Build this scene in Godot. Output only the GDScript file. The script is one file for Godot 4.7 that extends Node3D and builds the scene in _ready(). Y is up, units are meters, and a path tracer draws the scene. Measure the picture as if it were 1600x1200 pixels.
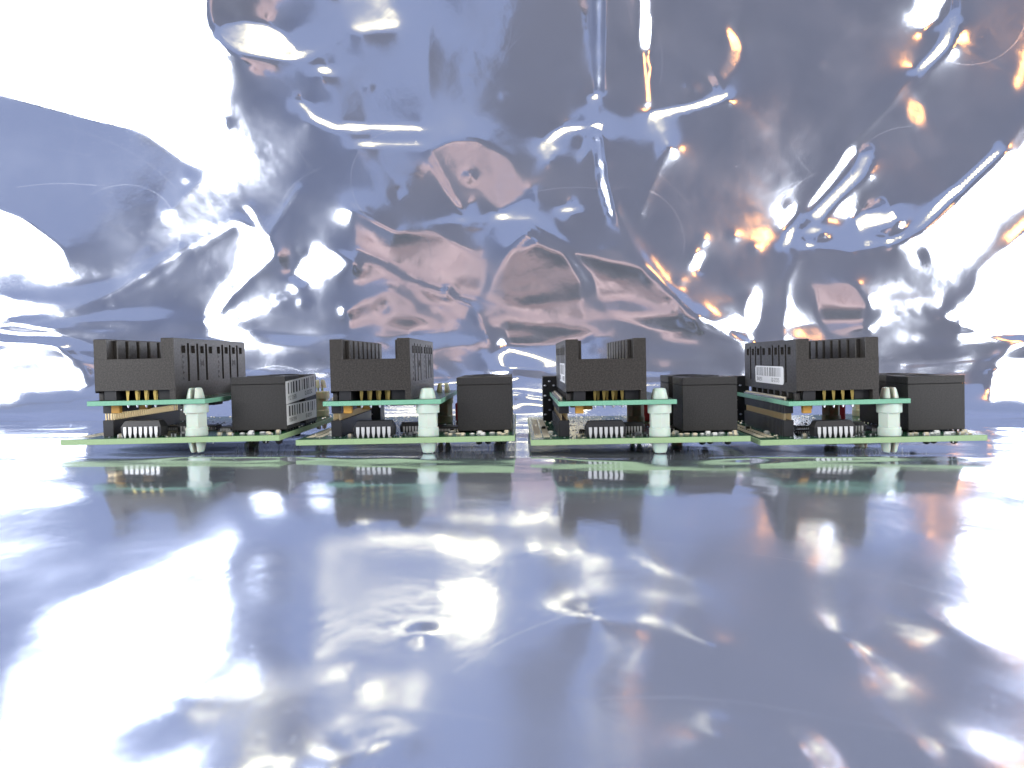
extends Node3D
# Four circuit board assemblies in a row on a sheet of metallized antistatic film that sweeps up behind them.
# Board parts are laid out in millimetres (x right, y up, z into the depth) and turned to metres by p().

const MM := 0.001
const CAM_Y := 0.0518
const CAM_Z := 0.390
const FOCAL := 1130.0          # focal length, as a share of a half height of 600
const PITCH := 0.03539

var mats := {}
var textures := {}

# ---------------------------------------------------------------- materials
func lin(r: float, g: float, b: float) -> Color:
	return Color(r, g, b).linear_to_srgb()

func noise_tex(freq: float, seed_: int, a: Color, b: Color, size := 256, octaves := 4) -> NoiseTexture2D:
	var n := FastNoiseLite.new()
	n.noise_type = FastNoiseLite.TYPE_SIMPLEX_SMOOTH
	n.frequency = freq
	n.seed = seed_
	n.fractal_octaves = octaves
	var t := NoiseTexture2D.new()
	t.width = size
	t.height = size
	t.seamless = true
	t.noise = n
	var g := Gradient.new()
	g.set_color(0, a)
	g.set_color(1, b)
	t.color_ramp = g
	return t

func mat(called: String, c: Color, rough: float, metal := 0.0, grain := 0.0, scale := 60.0) -> StandardMaterial3D:
	if mats.has(called):
		return mats[called]
	var m := StandardMaterial3D.new()
	m.resource_name = called
	m.albedo_color = c
	m.roughness = rough
	m.metallic = metal
	if grain > 0.0:
		if not textures.has("grain"):
			textures["grain"] = noise_tex(0.06, 5, Color(0.42, 0.42, 0.42), Color(1, 1, 1))
			textures["rough"] = noise_tex(0.03, 9, Color(0.6, 0.6, 0.6), Color(1, 1, 1))
		m.albedo_texture = textures["grain"]
		m.roughness_texture = textures["rough"]
		m.uv1_triplanar = true
		m.uv1_scale = Vector3.ONE * scale
		m.heightmap_enabled = false
	mats[called] = m
	return m

func make_materials() -> void:
	mat("housing_plastic", lin(0.070, 0.062, 0.053), 0.55, 0.0, 1.0, 70.0)
	mat("relay_plastic", lin(0.056, 0.053, 0.050), 0.6, 0.0, 1.0, 90.0)
	mat("header_plastic", lin(0.022, 0.022, 0.024), 0.4)
	mat("chip_epoxy", lin(0.060, 0.060, 0.062), 0.45, 0.0, 1.0, 150.0)
	mat("gap_black", lin(0.012, 0.012, 0.012), 0.7)
	mat("board_top", lin(0.03, 0.17, 0.085), 0.3, 0.0, 1.0, 120.0)
	mat("fibreglass_edge", lin(0.64, 0.92, 0.48), 0.55, 0.0, 1.0, 300.0)
	mat("mint_edge", lin(0.40, 0.92, 0.62), 0.5, 0.0, 1.0, 300.0)
	mat("gold", lin(0.62, 0.47, 0.15), 0.35, 1.0)
	for e in ["fibreglass_edge", "mint_edge"]:
		mats[e].uv1_scale = Vector3(130, 800, 130)
	mat("pale_gold", lin(0.80, 0.64, 0.36), 0.35, 1.0)
	mat("tin", lin(0.80, 0.80, 0.78), 0.4, 0.55)
	mat("solder", lin(0.80, 0.80, 0.80), 0.28, 1.0)
	mat("tantalum", lin(0.58, 0.30, 0.05), 0.45)
	mat("cream", lin(0.66, 0.58, 0.42), 0.5)
	mat("white_print", lin(0.75, 0.75, 0.72), 0.6)
	mat("red_case", lin(0.50, 0.04, 0.05), 0.4)
	mat("sticker_paper", lin(0.90, 0.90, 0.90), 0.35)
	mat("ink", lin(0.05, 0.05, 0.055), 0.6)
	mat("lamp_metal", lin(0.25, 0.25, 0.26), 0.4, 0.6)
	mat("wall_paint", lin(0.66, 0.61, 0.63), 0.7, 0.0, 1.0, 3.0)
	mat("added_cabinet_paint", lin(0.28, 0.32, 0.42), 0.5)
	mat("floor_vinyl", lin(0.30, 0.30, 0.32), 0.5)
	mat("tabletop", lin(0.35, 0.33, 0.31), 0.6)
	var ny := mat("nylon", lin(0.60, 0.66, 0.56), 0.4)
	ny.subsurf_scatter_enabled = true
	ny.subsurf_scatter_strength = 0.35
	var yn := mat("aged_nylon", lin(0.64, 0.62, 0.40), 0.45)
	yn.subsurf_scatter_enabled = true
	yn.subsurf_scatter_strength = 0.35

# ---------------------------------------------------------------- mesh helpers
func begin() -> SurfaceTool:
	var st := SurfaceTool.new()
	st.begin(Mesh.PRIMITIVE_TRIANGLES)
	return st

func p(x: float, y: float, z: float) -> Vector3:
	return Vector3(x, y, -z) * MM

func poly(st: SurfaceTool, pts: Array, out_from: Vector3) -> void:
	# a flat convex face turned away from out_from
	var n: Vector3 = (pts[1] - pts[0]).cross(pts[2] - pts[0])
	if n.length() < 1e-14 and pts.size() > 3:
		n = (pts[2] - pts[0]).cross(pts[3] - pts[0])
	n = n.normalized()
	var mid := Vector3.ZERO
	for q in pts:
		mid += q
	mid /= pts.size()
	var list := pts.duplicate()
	if n.dot(mid - out_from) < 0.0:
		n = -n
	else:
		list.reverse()
	st.set_normal(n)
	for k in range(1, list.size() - 1):
		for q in [list[0], list[k], list[k + 1]]:
			st.set_normal(n)
			st.add_vertex(q)

func box(st: SurfaceTool, x0: float, x1: float, y0: float, y1: float, z0: float, z1: float, c := 0.0) -> void:
	# a box, its edges cut by the chamfer c
	var mid := p((x0 + x1) / 2, (y0 + y1) / 2, (z0 + z1) / 2)
	var lo := Vector3(x0, y0, z0)
	var hi := Vector3(x1, y1, z1)
	var at := func(s: Array, cut: int) -> Vector3:
		# corner s of the face across axis cut
		var q := Vector3.ZERO
		for a in 3:
			var edge: float = hi[a] if s[a] > 0 else lo[a]
			q[a] = edge if a == cut else edge - c * s[a]
		return p(q.x, q.y, q.z)
	for a in 3:
		var b := (a + 1) % 3
		var d := (a + 2) % 3
		for s in [-1, 1]:
			var face := []
			for k in [[-1, -1], [1, -1], [1, 1], [-1, 1]]:
				var co := [0, 0, 0]
				co[a] = s
				co[b] = k[0]
				co[d] = k[1]
				face.append(at.call(co, a))
			poly(st, face, mid)
			if c > 0.0:
				for s2 in [-1, 1]:
					var e0 := [0, 0, 0]
					e0[a] = s
					e0[b] = s2
					e0[d] = -1
					var e1 := e0.duplicate()
					e1[d] = 1
					poly(st, [at.call(e0, a), at.call(e1, a), at.call(e1, b), at.call(e0, b)], mid)
	if c > 0.0:
		for i in 8:
			var co := [1 if i & 1 else -1, 1 if i & 2 else -1, 1 if i & 4 else -1]
			poly(st, [at.call(co, 0), at.call(co, 1), at.call(co, 2)], mid)

func frustum(st: SurfaceTool, b: Array, y0: float, t: Array, y1: float) -> void:
	# b and t are [x0, x1, z0, z1] of the bottom and the top
	var q := []
	for e in [[b, y0], [t, y1]]:
		for k in [[0, 2], [1, 2], [1, 3], [0, 3]]:
			q.append(p(e[0][k[0]], e[1], e[0][k[1]]))
	var mid := Vector3.ZERO
	for v in q:
		mid += v / 8.0
	poly(st, [q[0], q[1], q[2], q[3]], mid)
	poly(st, [q[4], q[5], q[6], q[7]], mid)
	for k in 4:
		poly(st, [q[k], q[(k + 1) % 4], q[4 + (k + 1) % 4], q[4 + k]], mid)

func lathe(st: SurfaceTool, prof: Array, segs: int, cx: float, cz: float, phase := 0.0, smooth := true) -> void:
	# prof: [radius, height] from the bottom up
	for k in prof.size() - 1:
		var r0: float = prof[k][0]
		var y0: float = prof[k][1]
		var r1: float = prof[k + 1][0]
		var y1: float = prof[k + 1][1]
		for i in segs:
			var a0 := TAU * i / segs + phase
			var a1 := TAU * (i + 1) / segs + phase
			var am := (a0 + a1) / 2
			var slope := Vector2(y1 - y0, r0 - r1).normalized()
			var vs := [p(cx + r0 * cos(a0), y0, cz + r0 * sin(a0)), p(cx + r0 * cos(a1), y0, cz + r0 * sin(a1)), p(cx + r1 * cos(a1), y1, cz + r1 * sin(a1)), p(cx + r1 * cos(a0), y1, cz + r1 * sin(a0))]
			var an := [a0, a1, a1, a0] if smooth else [am, am, am, am]
			var ns := []
			for a in an:
				ns.append(Vector3(cos(a) * slope.x, slope.y, -sin(a) * slope.x))
			var order := [0, 1, 2, 0, 2, 3]
			var g: Vector3 = (vs[1] - vs[0]).cross(vs[2] - vs[0])
			if g.length() < 1e-16:
				g = (vs[2] - vs[0]).cross(vs[3] - vs[0])
			if g.dot(ns[0] + ns[2]) > 0.0:
				order.reverse()
			for o in order:
				st.set_normal(ns[o])
				st.add_vertex(vs[o])

func obj(called: String, st: SurfaceTool, m: Material, parent: Node) -> MeshInstance3D:
	var o := MeshInstance3D.new()
	o.name = called
	o.mesh = st.commit()
	o.mesh.surface_set_material(0, m)
	parent.add_child(o, true)
	return o

func part_box(called: String, b: Array, m: String, parent: Node, c := 0.0) -> MeshInstance3D:
	var st := begin()
	box(st, b[0], b[1], b[2], b[3], b[4], b[5], c)
	return obj(called, st, mats[m], parent)

func tag(o: Node, label: String, category: String, group := "") -> void:
	o.set_meta("label", label)
	o.set_meta("category", category)
	if group != "":
		o.set_meta("group", group)

# ---------------------------------------------------------------- the film
# base profile: table level from z = +0.5 to COVE_Z, a quarter round of radius COVE_R, then straight up
const FRONT_Z := 0.52
const COVE_Z := -0.21
const COVE_R := 0.09
const TOP_Y := 0.62
const HALF_X := 0.66

func base_point(t: float) -> Array:
	# [position on the profile (y, z), tangent (y, z), normal (y, z)] at the distance t from the front
	var flat := FRONT_Z - COVE_Z
	if t < flat:
		return [Vector2(0, FRONT_Z - t), Vector2(0, -1), Vector2(1, 0)]
	var arc := COVE_R * PI / 2
	if t < flat + arc:
		var a := (t - flat) / COVE_R
		return [Vector2(COVE_R * (1 - cos(a)), COVE_Z - COVE_R * sin(a)), Vector2(sin(a), -cos(a)), Vector2(cos(a), sin(a))]
	return [Vector2(COVE_R + t - flat - arc, COVE_Z - COVE_R), Vector2(1, 0), Vector2(0, 1)]

func stroke(pts: Array, w: float) -> Array:
	# a ribbon of half width w along pts, as quads; all places on the sheet are [x, distance from its front edge] in millimetres
	var out := []
	for k in pts.size() - 1:
		var a := Vector2(pts[k][0], pts[k][1])
		var b := Vector2(pts[k + 1][0], pts[k + 1][1])
		var n := (b - a).normalized().orthogonal() * w
		var e := (b - a).normalized() * w * 0.5
		out.append(PackedVector2Array([a + n - e, b + n + e, b - n + e, a - n - e]))
	return out

func area(pts: Array) -> Array:
	var a := PackedVector2Array()
	for q in pts:
		a.append(Vector2(q[0], q[1]))
	return [a]

func blob(x: float, y: float, rx: float, ry: float) -> Array:
	var a := PackedVector2Array()
	for k in 10:
		a.append(Vector2(x + rx * cos(TAU * k / 10), y + ry * sin(TAU * k / 10)))
	return [a]

const LEFT := Vector3(-1.0, 0.45, 0.78)
const RIGHT := Vector3(1.0, 0.45, 0.78)
const WARM := Vector3(-0.05, 1.20, 0.23)
const AMBER := Vector3(0.85, 0.95, 0.80)
const DARK := Vector3(0.0, 0.16, 1.34)
const CHEST := Vector3(0.0, 0.50, 1.32)
const ARM_L := Vector3(-0.07, 0.43, 1.30)
const ARM_R := Vector3(0.07, 0.43, 1.30)

func facets() -> Array:
	# [shape, what the sheet's facet there faces half-way to, strength]
	var f := []
	var add := func(shapes: Array, to: Vector3, s := 1.0) -> void:
		for a in shapes:
			f.append([a, to, s])
	add.call(area([[-515, 1204], [-278, 1204], [-282, 1133], [-306, 1092], [-302, 1050], [-287, 1013], [-308, 1017], [-353, 1050], [-398, 1059], [-458, 1074], [-518, 1089]]), LEFT)
	add.call(area([[-521, 978], [-485, 972], [-449, 960], [-413, 933], [-410, 915], [-450, 913], [-522, 921]]), LEFT)
	add.call(area([[-523, 897], [-426, 883], [-383, 885], [-450, 857], [-400, 842], [-522, 848]]), LEFT)
	add.call(stroke([[-414, 876], [-371, 888], [-334, 908], [-304, 935], [-279, 953], [-258, 959], [-243, 950], [-228, 930]], 4.3), LEFT)
	add.call(stroke([[-250, 974], [-232, 947], [-223, 929]], 2.4), LEFT)
	add.call(stroke([[-225, 929], [-249, 915], [-268, 897], [-286, 867], [-261, 870], [-231, 883], [-204, 900]], 4.3), LEFT)
	add.call(area([[-210, 912], [-194, 933], [-164, 930], [-146, 921], [-164, 912], [-195, 903]]), LEFT)
	add.call(blob(-243, 1132, 30.6, 20.8), WARM)
	add.call(stroke([[-229, 1117], [-198, 1119], [-177, 1130], [-163, 1148]], 4.9), WARM)
	add.call(area([[-162, 1192], [-114, 1192], [-113, 1151], [-144, 1142], [-162, 1148]]), WARM)
	add.call(blob(-179, 1106, 7.9, 7.3), WARM)
	add.call(stroke([[-201, 1075], [-188, 1059], [-169, 1051], [-90, 1054]], 4.3), WARM)
	add.call(stroke([[-147, 1034], [-89, 1037]], 3.1), WARM)
	add.call(stroke([[85, 1192], [85, 1133], [83, 1092]], 3.7), LEFT)
	add.call(stroke([[126, 1192], [127, 1133]], 5.5), RIGHT)
	add.call(stroke([[127, 1133], [130, 1080]], 3.1), RIGHT)
	add.call(stroke([[35, 1023], [32, 1041], [48, 1055], [78, 1055]], 4.3), WARM)
	add.call(stroke([[81, 1053], [83, 1032], [87, 996], [95, 969]], 3.1), LEFT)
	add.call(stroke([[76, 1050], [65, 1024]], 2.4), WARM)
	add.call(blob(53, 974, 9.8, 6.1), WARM)
	add.call(stroke([[134, 1070], [169, 1076], [205, 1085]], 3.7), WARM)
	add.call(stroke([[134, 1070], [149, 1035]], 3.7), WARM)
	add.call(stroke([[210, 1151], [219, 1136], [215, 1122], [203, 1107]], 6.7), AMBER)
	add.call(blob(183, 1097, 12.2, 5.5), AMBER)
	add.call(blob(73, 1093, 7.9, 4.3), AMBER)
	add.call(stroke([[132, 1119], [129, 1083]], 3.1), AMBER)
	add.call(blob(382, 1065, 11.0, 13.4), AMBER)
	add.call(stroke([[475, 1113], [463, 1083]], 4.3), AMBER)
	add.call(stroke([[415, 1192], [414, 1145], [405, 1123], [385, 1103]], 3.7), WARM)
	add.call(area([[377, 1192], [412, 1192], [412, 1157], [390, 1145]]), RIGHT)
	add.call(stroke([[448, 1023], [424, 999], [394, 972], [376, 954], [352, 940], [310, 934], [277, 941]], 3.1), WARM)
	add.call(stroke([[336, 1026], [330, 1010], [309, 988], [288, 968]], 5.5), WARM)
	add.call(blob(341, 963, 18.3, 10.4), WARM)
	add.call(blob(284, 953, 9.8, 6.1), WARM)
	add.call(stroke([[279, 969], [264, 953], [259, 939]], 3.1), WARM)
	add.call(area([[518, 1074], [483, 1056], [465, 1020], [436, 977], [485, 980], [521, 980]]), RIGHT)
	add.call(area([[522, 954], [485, 951], [449, 931], [456, 912], [414, 889], [387, 870], [424, 844], [518, 832]]), RIGHT)
	add.call(stroke([[326, 856], [344, 871], [365, 879], [390, 883]], 4.3), RIGHT)
	add.call(stroke([[174, 871], [198, 861], [220, 845]], 3.7), RIGHT)
	add.call(blob(175, 923, 4.9, 9.8), RIGHT)
	add.call(blob(226, 878, 7.3, 14.7), RIGHT)
	add.call(area([[-530, 832], [-407, 822], [-380, 795], [-391, 751], [-456, 714]]), LEFT)
	add.call(area([[530, 832], [443, 822], [427, 795], [418, 751], [456, 714]]), RIGHT)
	add.call(stroke([[-504, 799], [-389, 803], [-225, 809], [-95, 806], [0, 811]], 3.1), LEFT)
	add.call(stroke([[0, 811], [118, 806], [237, 811], [390, 806], [504, 799]], 3.1), RIGHT)
	add.call(stroke([[0, 775], [56, 765]], 3.1), RIGHT)
	add.call(stroke([[-180, 765], [-148, 775]], 3.1), LEFT)
	add.call(area([[-82, 1029], [-60, 1040], [-33, 1041], [0, 1023], [12, 987], [-15, 971], [-29, 990], [-38, 999], [-46, 966], [-67, 995]]), CHEST, 1.2)
	add.call(area([[-153, 972], [-109, 951], [-67, 948], [-33, 930], [-27, 911], [-37, 881], [-58, 897], [-97, 906], [-114, 924], [-148, 931]]), ARM_L, 1.2)
	add.call(area([[-155, 876], [-116, 897], [-91, 882], [-97, 851], [-152, 845]]), ARM_L, 1.5)
	add.call(stroke([[-21, 888], [-3, 930], [15, 947]], 3.7), ARM_L, 1.2)
	add.call(area([[55, 931], [97, 936], [122, 918], [129, 900], [158, 881], [176, 856], [128, 856], [88, 876], [73, 912]]), ARM_R, 1.2)
	add.call(area([[283, 900], [315, 905], [326, 888], [322, 854], [292, 851], [284, 876]]), ARM_R, 1.2)
	add.call(area([[-6, 842], [-9, 906], [0, 929], [24, 941], [49, 930], [64, 906], [68, 842]]), DARK, 1.2)
	return f

func dimples() -> Array:
	# [place, height] of the small dents
	return [[-155, 877, 1.0], [-120, 881, -0.8], [-39, 1007, 1.0], [-195, 885, 0.8], [182, 947, 0.8], [176, 919, -0.9], [212, 950, 0.7], [231, 939, 0.6], [23, 989, 0.6], [43, 1031, 0.6], [149, 888, -0.7], [159, 906, 0.7], [-197, 933, 0.7], [-271, 1056, 0.7], [-308, 1005, 0.8], [267, 978, 0.6], [354, 984, 0.7], [383, 930, 0.9], [375, 925, -0.6], [-60, 897, 0.9], [347, 1035, 0.8], [-138, 1093, 0.6], [-109, 990, -0.5], [-6, 1086, 0.5], [295, 1116, 0.5], [-84, 1050, 0.6]]

func floor_dents() -> Array:
	# [place, radius, height] of the shallow dents in the part that lies on the table
	return [[-23, 245, 12, 0.5], [-30, 261, 8, 0.45], [-23, 266, 6, 0.4], [-40, 248, 8, -0.4], [37, 311, 14, 0.55], [50, 345, 10, 0.4], [50, 301, 7, 0.45], [39, 266, 6, 0.4], [82, 306, 10, 0.5], [62, 261, 10, -0.5], [54, 265, 6, 0.4], [80, 261, 12, 0.55], [113, 311, 10, 0.45], [20, 318, 8, 0.4], [26, 237, 8, -0.4], [-73, 278, 10, 0.5], [-23, 311, 4, 0.3], [57, 231, 12, 0.5], [-9, 231, 9, -0.35], [-118, 337, 16, 0.5]]

func ridges() -> Array:
	# [crease line, height, half width] of the sharp folds
	return [
		[[[-450, 857], [-371, 889], [-304, 936], [-258, 960], [-228, 945], [-200, 990]], 1.6, 8.6],
		[[[-154, 975], [-109, 951], [-61, 960], [18, 963], [61, 933], [122, 918], [177, 870], [218, 845]], 1.6, 8.6],
		[[[95, 972], [121, 930], [177, 857], [221, 842]], 1.2, 7.3],
		[[[488, 1080], [447, 1020], [394, 972], [352, 939], [273, 936], [258, 906], [251, 842]], 1.8, 9.8],
		[[[414, 1181], [409, 1127], [379, 1101], [320, 1032], [279, 972]], 1.6, 9.8],
		[[[84, 1181], [84, 1056], [95, 972]], 1.5, 7.3],
		[[[126, 1181], [133, 1071], [148, 1035], [121, 972]], 1.5, 7.3],
		[[[400, 842], [425, 912], [491, 972]], 1.3, 9.8],
		[[[-279, 1181], [-304, 1092], [-287, 1013], [-321, 972]], 1.2, 8.6],
		[[[-84, 1181], [-79, 1032], [-42, 966]], 0.8, 8.6],
		[[[-225, 929], [-286, 867]], 1.2, 6.1],
		[[[-146, 930], [-97, 906], [-37, 882], [-18, 845]], 1.2, 6.1]]

func solve_wrinkles(xs: PackedFloat32Array, ts: PackedFloat32Array, step: float) -> PackedFloat32Array:
	# finds the sheet whose slopes come nearest to those the facets ask for
	var nx := xs.size()
	var nt := ts.size()
	var n := nx * nt
	var gx := PackedFloat32Array()
	var gt := PackedFloat32Array()
	var wt := PackedFloat32Array()
	gx.resize(n)
	gt.resize(n)
	wt.resize(n)
	wt.fill(0.45)
	var list := facets()
	var eye := Vector3(0, CAM_Y, CAM_Z)
	var spots_on_sheet := PackedVector2Array()
	spots_on_sheet.resize(n)
	for j in nt:
		var b := base_point(ts[j])
		for i in nx:
			var q := Vector3(xs[i], b[0].x, b[0].y)
			spots_on_sheet[j * nx + i] = Vector2(xs[i], ts[j]) * 1000.0
			# where nothing else is asked for, the sheet faces the room behind the camera
			var nn: Vector3 = (Vector3(q.x * 1.3, 1.3, 2.2) - q).normalized() - (q - eye).normalized()
			var en := Vector3(0, b[2].x, b[2].y)
			if en.z > 0.8:
				gx[j * nx + i] = -nn.x / nn.dot(en)
				gt[j * nx + i] = clampf(-nn.dot(Vector3(0, b[1].x, b[1].y)) / nn.dot(en), -0.5, 0.5)
	for f in list:
		var shape: PackedVector2Array = f[0]
		var lo := shape[0]
		var hi := shape[0]
		for q in shape:
			lo = lo.min(q)
			hi = hi.max(q)
		for j in nt:
			var row := spots_on_sheet[j * nx]
			if row.y < lo.y - 1 or row.y > hi.y + 1:
				continue
			var b := base_point(ts[j])
			var et := Vector3(0, b[1].x, b[1].y)
			var en := Vector3(0, b[2].x, b[2].y)
			for i in nx:
				var q := spots_on_sheet[j * nx + i]
				if q.x < lo.x or q.x > hi.x or not Geometry2D.is_point_in_polygon(q, shape):
					continue
				var at := Vector3(xs[i], b[0].x, b[0].y)
				var nn: Vector3 = ((f[1] - at).normalized() - (at - eye).normalized()).normalized()
				gx[j * nx + i] = clampf(-nn.x / nn.dot(en), -0.9, 0.9)
				gt[j * nx + i] = clampf(-nn.dot(et) / nn.dot(en), -0.9, 0.9)
				wt[j * nx + i] = f[2] * 3.5
	var d := PackedFloat32Array()
	var px := 0
	for s in [16, 8, 4, 2, 1]:
		var cx: int = (nx - 1) / s + 1
		var ct: int = (nt - 1) / s + 1
		var h: float = step * s
		var e := PackedFloat32Array()
		e.resize(cx * ct)
		# start from the coarser answer
		if px > 0:
			var pcx := px
			for j in ct:
				for i in cx:
					var i0 := mini(i / 2, pcx - 1)
					var j0 := j / 2
					var i1 := mini(i0 + (i & 1), pcx - 1)
					var j1 := mini(j0 + (j & 1), d.size() / pcx - 1)
					j0 = mini(j0, j1)
					e[j * cx + i] = 0.25 * (d[j0 * pcx + i0] + d[j0 * pcx + i1] + d[j1 * pcx + i0] + d[j1 * pcx + i1])
		# mean slope and weight along each grid edge
		var ax := PackedFloat32Array()
		var bx := PackedFloat32Array()
		var at_ := PackedFloat32Array()
		var bt := PackedFloat32Array()
		ax.resize(cx * ct)
		bx.resize(cx * ct)
		at_.resize(cx * ct)
		bt.resize(cx * ct)
		for j in ct:
			for i in cx:
				var o: int = j * s * nx + i * s
				var sw := 0.0
				var sg := 0.0
				if i < cx - 1:
					for k in s:
						sw += wt[o + k]
						sg += wt[o + k] * gx[o + k]
					ax[j * cx + i] = sw / s
					bx[j * cx + i] = sg / sw * h
				sw = 0.0
				sg = 0.0
				if j < ct - 1:
					for k in s:
						sw += wt[o + k * nx]
						sg += wt[o + k * nx] * gt[o + k * nx]
					at_[j * cx + i] = sw / s
					bt[j * cx + i] = sg / sw * h
		var sweeps := 60 if s > 2 else (24 if s == 2 else 14)
		for it in sweeps:
			for j in range(1, ct):
				for i in cx:
					var o := j * cx + i
					var sw := 0.0008
					var sum := 0.0
					if i > 0:
						var w := ax[o - 1]
						sw += w
						sum += w * (e[o - 1] + bx[o - 1])
					if i < cx - 1:
						var w := ax[o]
						sw += w
						sum += w * (e[o + 1] - bx[o])
					var w2 := at_[o - cx]
					sw += w2
					sum += w2 * (e[o - cx] + bt[o - cx])
					if j < ct - 1:
						w2 = at_[o]
						sw += w2
						sum += w2 * (e[o + cx] - bt[o])
					e[o] = sum / sw
		d = e
		px = cx
	for f in ridges():
		var line: Array = f[0]
		var wide: float = f[2]
		for j in nt:
			for i in nx:
				var q := spots_on_sheet[j * nx + i]
				var near := 1e9
				for k in line.size() - 1:
					var a := Vector2(line[k][0], line[k][1])
					var b := Vector2(line[k + 1][0], line[k + 1][1])
					if q.x < minf(a.x, b.x) - 37 or q.x > maxf(a.x, b.x) + 37 or q.y < minf(a.y, b.y) - 37 or q.y > maxf(a.y, b.y) + 37:
						continue
					near = minf(near, q.distance_to(Geometry2D.get_closest_point_to_segment(q, a, b)))
				if near < 37.0:
					d[j * nx + i] += f[1] * MM * exp(-near / wide)
	for q0 in dimples():
		for j in nt:
			if absf(spots_on_sheet[j * nx + nx / 2].y - q0[1]) > 24:
				continue
			for i in nx:
				var r2 := (spots_on_sheet[j * nx + i] - Vector2(q0[0], q0[1])).length_squared()
				if r2 < 336.0:
					d[j * nx + i] += q0[2] * MM * exp(-r2 / 22.0)
	# two passes that round the creases
	for pass_ in 2:
		var r := d.duplicate()
		for j in range(1, nt - 1):
			for i in range(1, nx - 1):
				var o := j * nx + i
				r[o] = 0.4 * d[o] + 0.15 * (d[o - 1] + d[o + 1] + d[o - nx] + d[o + nx])
		d = r
	return d

func worn_film() -> ImageTexture:
	# roughness of the film: cloudy, with dust and fine curved scratches
	var n := FastNoiseLite.new()
	n.seed = 21
	n.frequency = 0.006
	n.fractal_octaves = 5
	var size := 1024
	var im := n.get_seamless_image(size, size)
	im.convert(Image.FORMAT_RGB8)
	for y in size:
		for x in size:
			var v := 0.075 + 0.10 * im.get_pixel(x, y).r
			im.set_pixel(x, y, Color(v, v, v))
	var rng := RandomNumberGenerator.new()
	rng.seed = 8
	for k in 22:
		var at := Vector2(rng.randf(), rng.randf()) * size
		var dir := rng.randf() * TAU
		var turn := rng.randf_range(-0.012, 0.012)
		var v := rng.randf_range(0.18, 0.3)
		for i in rng.randi_range(40, 420):
			at += Vector2.from_angle(dir)
			dir += turn
			im.set_pixel(posmod(int(at.x), size), posmod(int(at.y), size), Color(v, v, v))
	for k in 2600:
		im.set_pixel(rng.randi() % size, rng.randi() % size, Color(0.3, 0.3, 0.3))
	return ImageTexture.create_from_image(im)

func fall(z: float) -> float:
	# how far the film has dropped below the boards' level: it bulges under them and slopes away towards the camera
	var drop := 0.0
	var a := 0.0
	while a < z:
		drop += minf(0.002, z - a) * 0.13 * smoothstep(0.0, 0.13, a) * (1.0 - 0.8 * smoothstep(0.16, 0.30, a))
		a += 0.002
	return drop

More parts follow.
